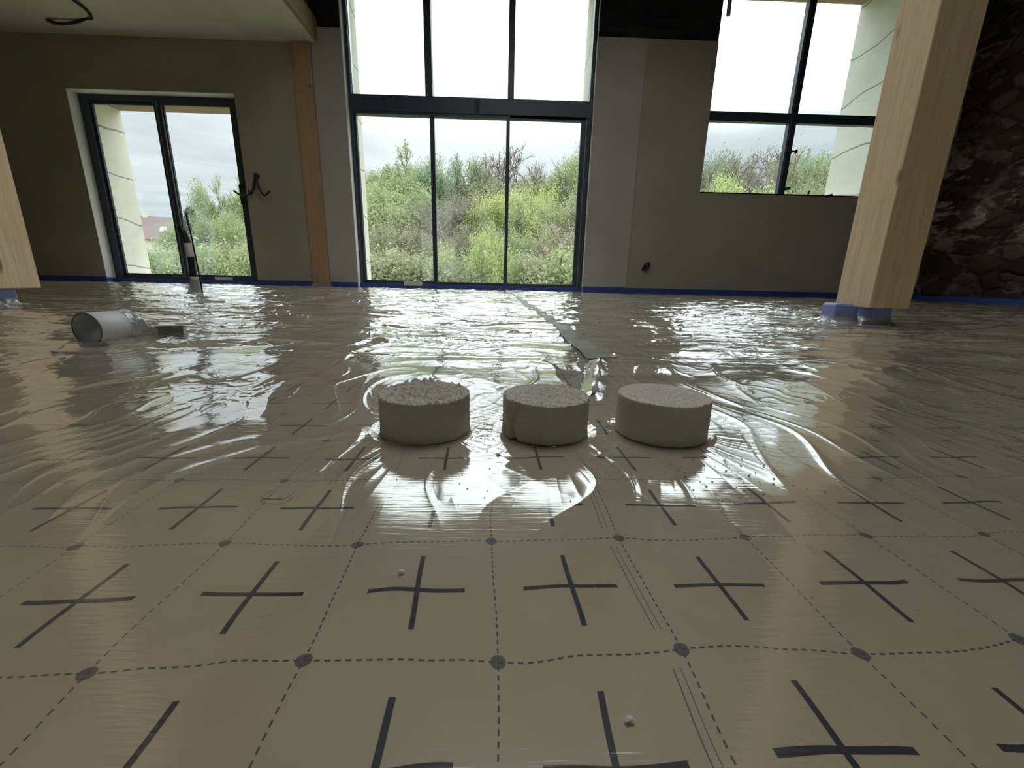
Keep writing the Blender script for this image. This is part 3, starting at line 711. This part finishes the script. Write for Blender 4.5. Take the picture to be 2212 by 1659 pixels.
# ------------------------------------------------------------ cables on wall and ceiling
r = empty('wall_cables', (-3.81, D-.02, 1.64), 'black cable ends curling out of the wall right of the glass door', 'cables')
tubes('cable', [(spline([(0,.04,.02), (-.005,-.03,-.02), (-.03,-.05,-.18), (-.14,-.06,-.285), (-.24,-.07,-.29), (-.33,-.08,-.235)], 10), .013)], M['black_conduit'], r)
tubes('cable', [(spline([(.005,.04,.02), (.01,-.03,-.02), (.03,-.05,-.14), (.09,-.07,-.26), (.14,-.08,-.29), (.215,-.08,-.225)], 10), .014)], M['black_conduit'], r)
tubes('cable', [(spline([(-.01,.04,.01), (-.02,-.03,-.04), (-.045,-.04,-.16), (-.075,-.05,-.25), (-.10,-.05,-.27), (-.12,-.05,-.215)], 10), .013)], M['black_conduit'], r)
tubes('grommet', [([(0,.03,.0), (0,-.02,.0)], .035)], M['black_conduit'], r)
r = empty('socket_cable', (2.30, D-.012, .44), 'black cable loop poking from a hole low in the right-hand wall', 'cable')
tubes('loop', [(spline([(-.04,.02,-.055), (-.045,-.02,-.02), (-.01,-.03,.05), (.04,-.03,.06), (.045,-.03,.02), (.01,-.03,-.04), (-.03,-.02,-.06)], 8), .015)], M['black_conduit'], r)
tubes('cable_end', [(spline([(-.02,.02,-.03), (-.015,-.02,0), (.02,-.03,.03)], 8), .013)], M['black_conduit'], r)
r = empty('ceiling_cable', (-6.16, 6.57, 3.405), 'black cable arcing down from the low ceiling at upper left', 'cable')
tubes('cable', [(spline([(0,0,.01), (.16,-.02,-.05), (.38,-.02,-.03), (.58,-.06,.0), (.70,-.12,-.02), (.80,-.30,-.02), (.84,-.50,-.03)], 10), [.018]*61)], M['black_conduit'], r)
tubes('cable_tie', [(spline([(0,0,-.02), (.08,-.04,-.05), (.15,-.06,-.09)], 8), .007)], M['black_conduit'], r, 6)
tag(tubes('hanging_pipe', [([(3.085, 6.80, 3.86), (3.070, 6.80, 4.5), (3.065, 6.80, TOP-.01)], .028)], M['grey_pipe'], seg=16), 'grey pipe end hanging over the top left corner of the right window', 'pipe')
for x, z_, rx, ry, lb in ((4.50, 1.70, .05, .025, 'short green tape scrap stuck low on the mullion of the right window'), (4.86, 1.635, .014, .045, 'upright green tape scrap on the sill of the right window'), (5.21, 1.615, .05, .018, 'slanting green tape scrap at the right end of the window sill')):
    g_ = boxes('green_tape', [(-rx, rx, -.003, .003, -ry, ry)], M['green_tape'], bevel=.001)
    g_.location = (x, 7.024 if x < 4.6 else 7.03, z_); g_.rotation_euler = (0, -.15 if x < 4.6 else (.25 if x < 5 else -.35), 0)
    tag(g_, lb, 'tape', 'green tape scraps')

# ------------------------------------------------------------ outdoors
def leafmat(name, c1, c2, c3):
    mt, t = mat(name); p = t.pos()
    n = t.noise(p, .55, 3, .6); f = t.noise(p, 4.0, 2, .6)
    oi = t.node('ShaderNodeObjectInfo').outputs['Random']
    col = t.mix(t.ramp(n, [(.35, 0.0), (.65, 1.0)]), c1, c2); col = t.mix(t.ramp(f, [(.4, 0.0), (.7, .8)]), col, c3)
    hs = t.node('ShaderNodeHueSaturation', i_Color=col, i_Hue=t.m('ADD', .49, t.m('MULTIPLY', oi, .02)), i_Saturation=.86, i_Value=t.m('ADD', .86, t.m('MULTIPLY', oi, .24))).outputs[0]
    a = t.node('ShaderNodeBsdfDiffuse', i_0=hs).outputs[0]; b = t.node('ShaderNodeBsdfTranslucent', i_0=hs).outputs[0]
    t.out(t.node('ShaderNodeMixShader', i_0=.35, i_1=a, i_2=b).outputs[0]); return mt
LM = {'green': leafmat('fresh_green_leaves', (.215,.28,.12), (.31,.37,.16), (.40,.46,.23)),
      'bluegreen': leafmat('cool_green_leaves', (.19,.28,.17), (.25,.36,.21), (.33,.43,.26)),
      'yellow': leafmat('yellow_green_leaves', (.33,.42,.11), (.44,.51,.17), (.52,.57,.25)),
      'olive': leafmat('olive_leaves', (.23,.255,.145), (.30,.33,.18), (.37,.38,.23)),
      'brown': leafmat('budding_brown_twigs', (.25,.215,.165), (.32,.275,.21), (.37,.345,.24)),
      'twig': leafmat('bare_brown_twigs', (.17,.145,.12), (.22,.19,.15), (.26,.23,.17)),
      'dark': leafmat('dark_needles', (.05,.09,.06), (.07,.12,.07), (.10,.15,.10))}
simple('bark', (.13,.11,.085), .9, spec=.1, sc=8)
def tree_mesh(seed, H, Wd, leaf, nleaf, ls, depth=4, wisp=0.0, twig=.02, shape=1.0):
    rg = random.Random(seed); segs = []; tips = []
    def grow(p, d, L, r, lv):
        n = 3; q = p
        for k in range(n):
            d = (d + Vector((rg.gauss(0, .10), rg.gauss(0, .10), .05+wisp*.05))).normalized(); q2 = q + d*L/n
            segs.append((q, q2, r*(1-k/n*.4), r*(1-(k+1)/n*.4))); q = q2
            if lv >= 2: tips.append((q, lv))
        if lv >= depth: tips.append((q, lv+1)); return
        for _ in range(rg.choice((3, 3, 4)) if lv < 3 else rg.choice((2, 3))):
            ang = rg.uniform(.35, .85)*(1-.3*wisp); az = rg.uniform(0, 2*PI); o1 = d.orthogonal().normalized(); o2 = d.cross(o1)
            nd = (d*math.cos(ang) + (o1*math.cos(az)+o2*math.sin(az))*math.sin(ang)*Wd).normalized()
            grow(q - d*L*rg.uniform(0, .45), nd, L*rg.uniform(.62, .82), r*.58, lv+1)
    grow(Vector((0,0,0)), Vector((0,0,1)), H*.30, H*.018, 0)
    top = max(s[1].z for s in segs); k = H/top
    off = Vector((sum(p.x for p, _ in tips)/len(tips), sum(p.y for p, _ in tips)/len(tips), 0))
    segs = [(a-off, b-off, ra, rb) for a, b, ra, rb in segs]; tips = [(p-off, lv) for p, lv in tips]
    bm = bmesh.new()
    V = []; F = []
    for a, b, ra, rb in segs:
        a = a*k; b = b*k; ra = max(ra, twig); rb = max(rb, twig*.7)
        d = (b-a).normalized(); o1 = d.orthogonal().normalized(); o2 = d.cross(o1); base = len(V)
        for (c, r) in ((a, ra), (b, rb)):
            for j in range(3): an = 2*PI*j/3; V.append(c + (o1*math.cos(an)+o2*math.sin(an))*r)
        for j in range(3): F.append((base+j, base+(j+1)%3, base+3+(j+1)%3, base+3+j))
    bm.free()
    me = bpy.data.meshes.new('trunk'); me.from_pydata([tuple(v) for v in V], [], F)
    me2 = None
    if nleaf:
        R = np.random.RandomState(seed); T = np.array([tuple(p*k) for p, lv in tips])
        c = T[R.randint(0, len(T), nleaf)] + R.normal(0, H*.022*shape, (nleaf, 3))
        # keep the foliage deep below the crown too, so the wood closes up
        u = R.normal(0, 1, (nleaf, 3)); u /= np.linalg.norm(u, axis=1)[:, None]
        v = R.normal(0, 1, (nleaf, 3)); v -= u*(u*v).sum(1)[:, None]; v /= np.linalg.norm(v, axis=1)[:, None]
        s = ls*R.uniform(.5, 1.2, (nleaf, 1)); u *= s; v *= s*.55
        Vl = np.stack([c-u, c-v, c+u, c+v], 1).reshape(-1, 3); Fl = np.arange(nleaf*4).reshape(-1, 4)
        me2 = bpy.data.meshes.new('foliage'); me2.from_pydata(Vl.tolist(), [], Fl.tolist())
    return me, me2
PROTO = {}
def proto(kind):
    if kind in PROTO: return PROTO[kind]
    s, col = kind
    P = dict(round=(3, 14, 1.1, 1, 20000, .14, 4, 0, .03, 1.45), round2=(8, 14, 1.25, 1, 20000, .13, 4, 0, .03, 1.5), wispy=(5, 14, .8, 1, 8000, .12, 5, 1.0, .03, .6),
             bare=(21, 14, 1.2, 1, 14000, .05, 6, .1, .032, 1.1), twiggy=(14, 13, 1.1, 1, 17000, .085, 5, .5, .028, 1.1), bush=(17, 6, 1.5, 1, 14000, .09, 4, 0, .02, 1.9))[s]
    me, me2 = tree_mesh(P[0], P[1], P[2], P[3], P[4], P[5], P[6], P[7], P[8], P[9])
    me.materials.append(M['bark'])
    if me2: me2.materials.append(LM[col])
    PROTO[kind] = (me, me2, P[1]); return PROTO[kind]
def ground_z(y): return -7 + max(0, y-16)*.17 if y < 70 else 2.2
TREE_N = {}
def tree(kind, ax, y, top, label, group, sx=1.0):
    """ax: bearing (x over y), top: height of the crown over distance"""
    me, me2, H0 = proto(kind); gz = ground_z(y) - .3
    H = CAMZ + top*y - gz; k = H/H0
    r = empty('tree' if kind[0] != 'bush' else 'bush', (ax*y, y, gz), label, 'tree' if kind[0] != 'bush' else 'bush', group)
    a = link('trunk', me, None, r)
    if me2: link('foliage', me2, None, r)
    r.scale = (k*sx, k*sx, k); r.rotation_euler = (0, 0, rnd.random()*6.28); return r
GB = 'trees on the wooded slope'
# back row (skyline)
sky = [
 (('round','green'), -.315, .225, .7, 'green tree on the skyline at the left edge of the tall window'),
 (('wispy','green'), -.225, .274, .8, 'tall wispy light-green tree on the skyline in the left pane of the tall window'),
 (('round2','green'), -.185, .236, .6, 'rounded green crown just right of the wispy skyline tree'),
 (('wispy','bluegreen'), -.135, .256, .7, 'cool-green upright tree on the skyline in the middle pane, left part'),
 (('round','bluegreen'), -.095, .260, .6, 'cool-green rounded tree on the skyline in the middle pane'),
 (('bare','twig'), -.012, .266, .8, 'bare branching tree against the sky left of the right mullion'),
 (('bare','twig'), .055, .268, .9, 'bare branching tree against the sky right of the right mullion'),
 (('wispy','olive'), .092, .252, .5, 'thin olive tree on the skyline between bare tree and green tree'),
 (('round','green'), .145, .266, .65, 'green skyline tree at the right edge of the tall window'),
 (('round2','yellow'), .07, .218, .9, 'yellow-green crown under the bare trees in the right pane'),
 (('round','green'), -.26, .222, .8, 'broad green crown in the upper left of the tall window'),
 (('round2','green'), .11, .222, .8, 'broad green crown in the upper right pane of the tall window'),
 (('round','olive'), -.02, .215, .9, 'olive crown under the left bare tree'),
 (('round2','green'), -.14, .225, .8, 'broad green crown behind the left mullion'),
]
for i, (k, ax, tp, sx, lb) in enumerate(sky): tree(k, ax, 55 + (i % 3)*1.5, tp, lb, GB, sx)
mid = [
 (('round2','green'), -.30, 44, .180, 'mid-slope green tree behind the left jamb of the tall window'),
 (('round','green'), -.21, 43, .190, 'mid-slope green tree filling the left pane of the tall window'),
 (('twiggy','brown'), -.155, 42, .175, 'brown twiggy tree behind the left mullion'),
 (('twiggy','brown'), -.085, 42, .190, 'brown twiggy tree in the centre of the middle pane'),
 (('twiggy','olive'), -.02, 43, .178, 'olive twiggy tree right of centre in the middle pane'),
 (('round','yellow'), .035, 44, .185, 'yellow-green tree in the left of the right pane'),
 (('round2','green'), .105, 43, .180, 'green tree in the middle of the right pane'),
 (('twiggy','brown'), .165, 41, .150, 'brown twiggy tree at the right side of the right pane'),
 (('round2','olive'), -.28, 34, .125, 'olive tree low in the left pane of the tall window'),
 (('twiggy','olive'), -.215, 33, .110, 'dull twiggy tree low in the left pane near the mullion'),
 (('twiggy','brown'), -.145, 34, .125, 'darker brown tree low behind the left mullion'),
 (('twiggy','olive'), -.075, 33, .120, 'dull olive tree low in the middle pane'),
 (('twiggy','brown'), -.01, 34, .118, 'brown tree low behind the right mullion'),
 (('round','green'), .05, 33, .100, 'green tree low in the right pane'),
 (('twiggy','brown'), .115, 34, .125, 'pinkish brown tree in the right pane'),
 (('twiggy','olive'), .17, 33, .10, 'olive tree low at the right jamb of the tall window'),
]
for k, ax, y, tp, lb in mid: tree(k, ax, y, tp, lb, GB)
front = [
 (('bush','olive'), -.30, 24, .045, 'olive bush at the bottom left of the tall window'), (('bush','olive'), -.235, 24, .055, 'olive bush low in the left pane'),
 (('bush','green'), -.17, 24, .045, 'green bush low beside the left mullion'), (('bush','olive'), .0, 24, .04, 'olive bush low beside the right mullion'),
 (('bush','green'), .07, 24, .062, 'green bush low in the right pane'), (('bush','olive'), .14, 24, .055, 'olive bush low at the right jamb of the tall window'), (('bush','olive'), -.125, 23, .045, 'dull bush low in the middle pane'),
 (('round','yellow'), -.062, 23, .112, 'bright yellow-green layered tree low in the middle pane of the tall window'),
]
for k, ax, y, tp, lb in front: tree(k, ax, y, tp, lb, GB, .42 if k[0] == 'round' else 1.0)
GL = 'trees seen through the glass door'
for k, ax, y, tp, lb in [
 (('round','green'), -.585, 44, .215, 'tall green tree at the right edge of the glass door'), (('wispy','green'), -.61, 46, .205, 'wispy green tree rising behind the right sash of the glass door'),
 (('bare','twig'), -.655, 46, .170, 'bare twiggy tree right of the door mullion'), (('round2','green'), -.635, 40, .145, 'rounded green tree in the right sash of the glass door'),
 (('wispy','olive'), -.69, 45, .128, 'thin olive tree beside the pine behind the glass door'),
 (('round','green'), -.60, 34, .12, 'green tree low at the right of the glass door'), (('round2','olive'), -.665, 34, .075, 'olive tree low in the right sash of the glass door'),
 (('bush','green'), -.62, 24, .06, 'green bush low in the right sash of the glass door'), (('bush','green'), -.69, 24, .055, 'green bush behind the black conduit stub'),
 (('round2','bluegreen'), -.76, 34, .058, 'cool-green tree below the house roof'), (('round','green'), -.82, 33, .05, 'green tree at the left of the glass door view'),
 (('bush','bluegreen'), -.74, 24, .035, 'cool-green bush low in the left sash'), (('bush','green'), -.80, 24, .035, 'green bush low at the concrete jamb of the glass door'),
 (('bush','olive'), -.86, 26, .04, 'olive bush behind the concrete jamb'), (('wispy','brown'), -.735, 60, .115, 'thin brown tree leaning beside the house roof')]:
    tree(k, ax, y, tp, lb, GL, .5 if y > 39 else .8)
GR = 'trees seen through the right window'
for k, ax, y, tp, lb in [
 (('round','bluegreen'), .455, 46, .262, 'cool-green tree at the left of the right window'), (('bare','twig'), .525, 47, .295, 'bare brown tree in the left pane of the right window'),
 (('twiggy','brown'), .53, 42, .255, 'brown twiggy crown in the left pane of the right window'), (('round','olive'), .585, 46, .265, 'olive tree beside the mullion of the right window'),
 (('wispy','bluegreen'), .70, 47, .298, 'wispy cool-green tree beside the concrete jamb of the right window'), (('twiggy','olive'), .655, 42, .268, 'olive-brown crown in the lower right pane'),
 (('round','green'), .735, 43, .27, 'green tree behind the concrete jamb of the right window'), (('round2','yellow'), .60, 34, .215, 'yellow-green tree low at the mullion of the right window'),
 (('round','yellow'), .445, 34, .215, 'small yellow-green crown at the bottom left of the right window'), (('twiggy','olive'), .50, 34, .215, 'olive tree along the bottom of the right window'),
 (('round','olive'), .67, 34, .22, 'olive tree low in the lower right pane'), (('twiggy','brown'), .48, 40, .235, 'brown tree between the cool-green and the bare tree')]:
    tree(k, ax, y, tp*1.04, lb, GR, .7)
GH = 'trees hidden by the wall piers'
for ax, w_ in ((-.38, 'nearest the tall window'), (-.45, 'middle one of three'), (-.52, 'nearest the glass door')): tree(('round2','green'), ax, 44, .20, 'green woodland tree behind the pier between door and tall window, ' + w_, GH)
for ax, w_ in ((.22, 'nearest the tall window'), (.30, 'middle one of three'), (.38, 'nearest the right window')): tree(('round','olive'), ax, 44, .22, 'olive woodland tree behind the pier right of the tall window, ' + w_, GH)
# pine
r = empty('pine', (-.712*55, 55, ground_z(55)), 'dark pine silhouette beside the door mullion', 'tree', GL)
Hp = CAMZ + .141*55 - ground_z(55)
tubes('trunk', [([(0,0,0), (0,0,Hp)], [.22, .05])], M['bark'], r, 6)
R = np.random.RandomState(5); NL = 5000; zz_ = R.rand(NL)**.8; lay = np.floor(zz_*13)/13
rad = (1-lay)*Hp*.26*(.45+.55*R.rand(NL)); an = np.round(R.rand(NL)*9)/9*2*PI + lay*31 + R.normal(0, .12, NL)
c = np.stack([rad*np.cos(an), rad*np.sin(an), Hp*(.30+.70*lay) + rad*.12 + R.normal(0, .12, NL)], 1)
u = R.normal(0, .20, (NL, 3)); v_ = R.normal(0, .11, (NL, 3))
npmesh('foliage', np.stack([c-u, c-v_, c+u, c+v_], 1).reshape(-1, 3), np.arange(NL*4).reshape(-1, 4), LM['dark'], r)
# house on the far slope
simple('slate_roof', (.17,.13,.13), .8, spec=.2, sc=2); simple('house_wall', (.5,.47,.40), .9, spec=.1, sc=2); simple('rooflight', (.75,.78,.80), .3)
hx, hy = -.800*62, 62; r = empty('house', (hx, hy, 1.0), 'distant house with dark purplish-brown pitched roof left of the door mullion', 'house', rz=math.radians(12))
b = bmesh.new()
vs = [b.verts.new(q) for q in ((-6,-2.5,3.4), (6.5,-2.5,3.4), (6.5,3,3.4), (-6,3,3.4), (-6,0,6.9), (3.4,0,6.5))]
for f in ((0,1,5,4), (1,2,5), (2,3,4,5), (3,0,4), (3,2,1,0)): b.faces.new([vs[i] for i in f])
me = bpy.data.meshes.new('roof'); b.to_mesh(me); b.free(); link('roof', me, M['slate_roof'], r)
boxes('wall', [(-5.7,6.2,-2.2,2.7,-3,3.5)], M['house_wall'], r)
for x in (-1.6, 1.9):
    q = boxes('rooflight', [(-.38,.38,-.4,.4,-.03,.06)], M['rooflight'], r); q.location = (x, -1.55, 4.85); q.rotation_euler = (math.radians(52), 0, 0)
boxes('chimney', [(-1.0,-.4,-.2,.4,6.0,7.1)], M['house_wall'], r)
# sloping ground outside
mt, t = mat('grass_slope'); p = t.pos(); n = t.noise(p, .35, 5, .6)
t.out(t.pbr(t.ramp(n, [(.3, (.13,.16,.06)), (.7, (.24,.27,.10))]), .95, spec=.1)); M['grass'] = mt
nx_, ny_ = 60, 60; xs_ = np.linspace(-110, 110, nx_); ys_ = np.linspace(YO, 120, ny_); A, B = np.meshgrid(xs_, ys_)
Z = np.vectorize(ground_z)(B) + .5*gn(A*.1, B*.1, 3) - np.clip((16-B)*.05, 0, 1)
ii = np.arange(nx_*ny_).reshape(ny_, nx_)
g_ = npmesh('ground_outside', np.stack([A, B, Z], -1).reshape(-1, 3), np.stack([ii[:-1,:-1], ii[:-1,1:], ii[1:,1:], ii[1:,:-1]], -1).reshape(-1, 4), M['grass'], smooth=True)
g_['kind'] = 'structure'
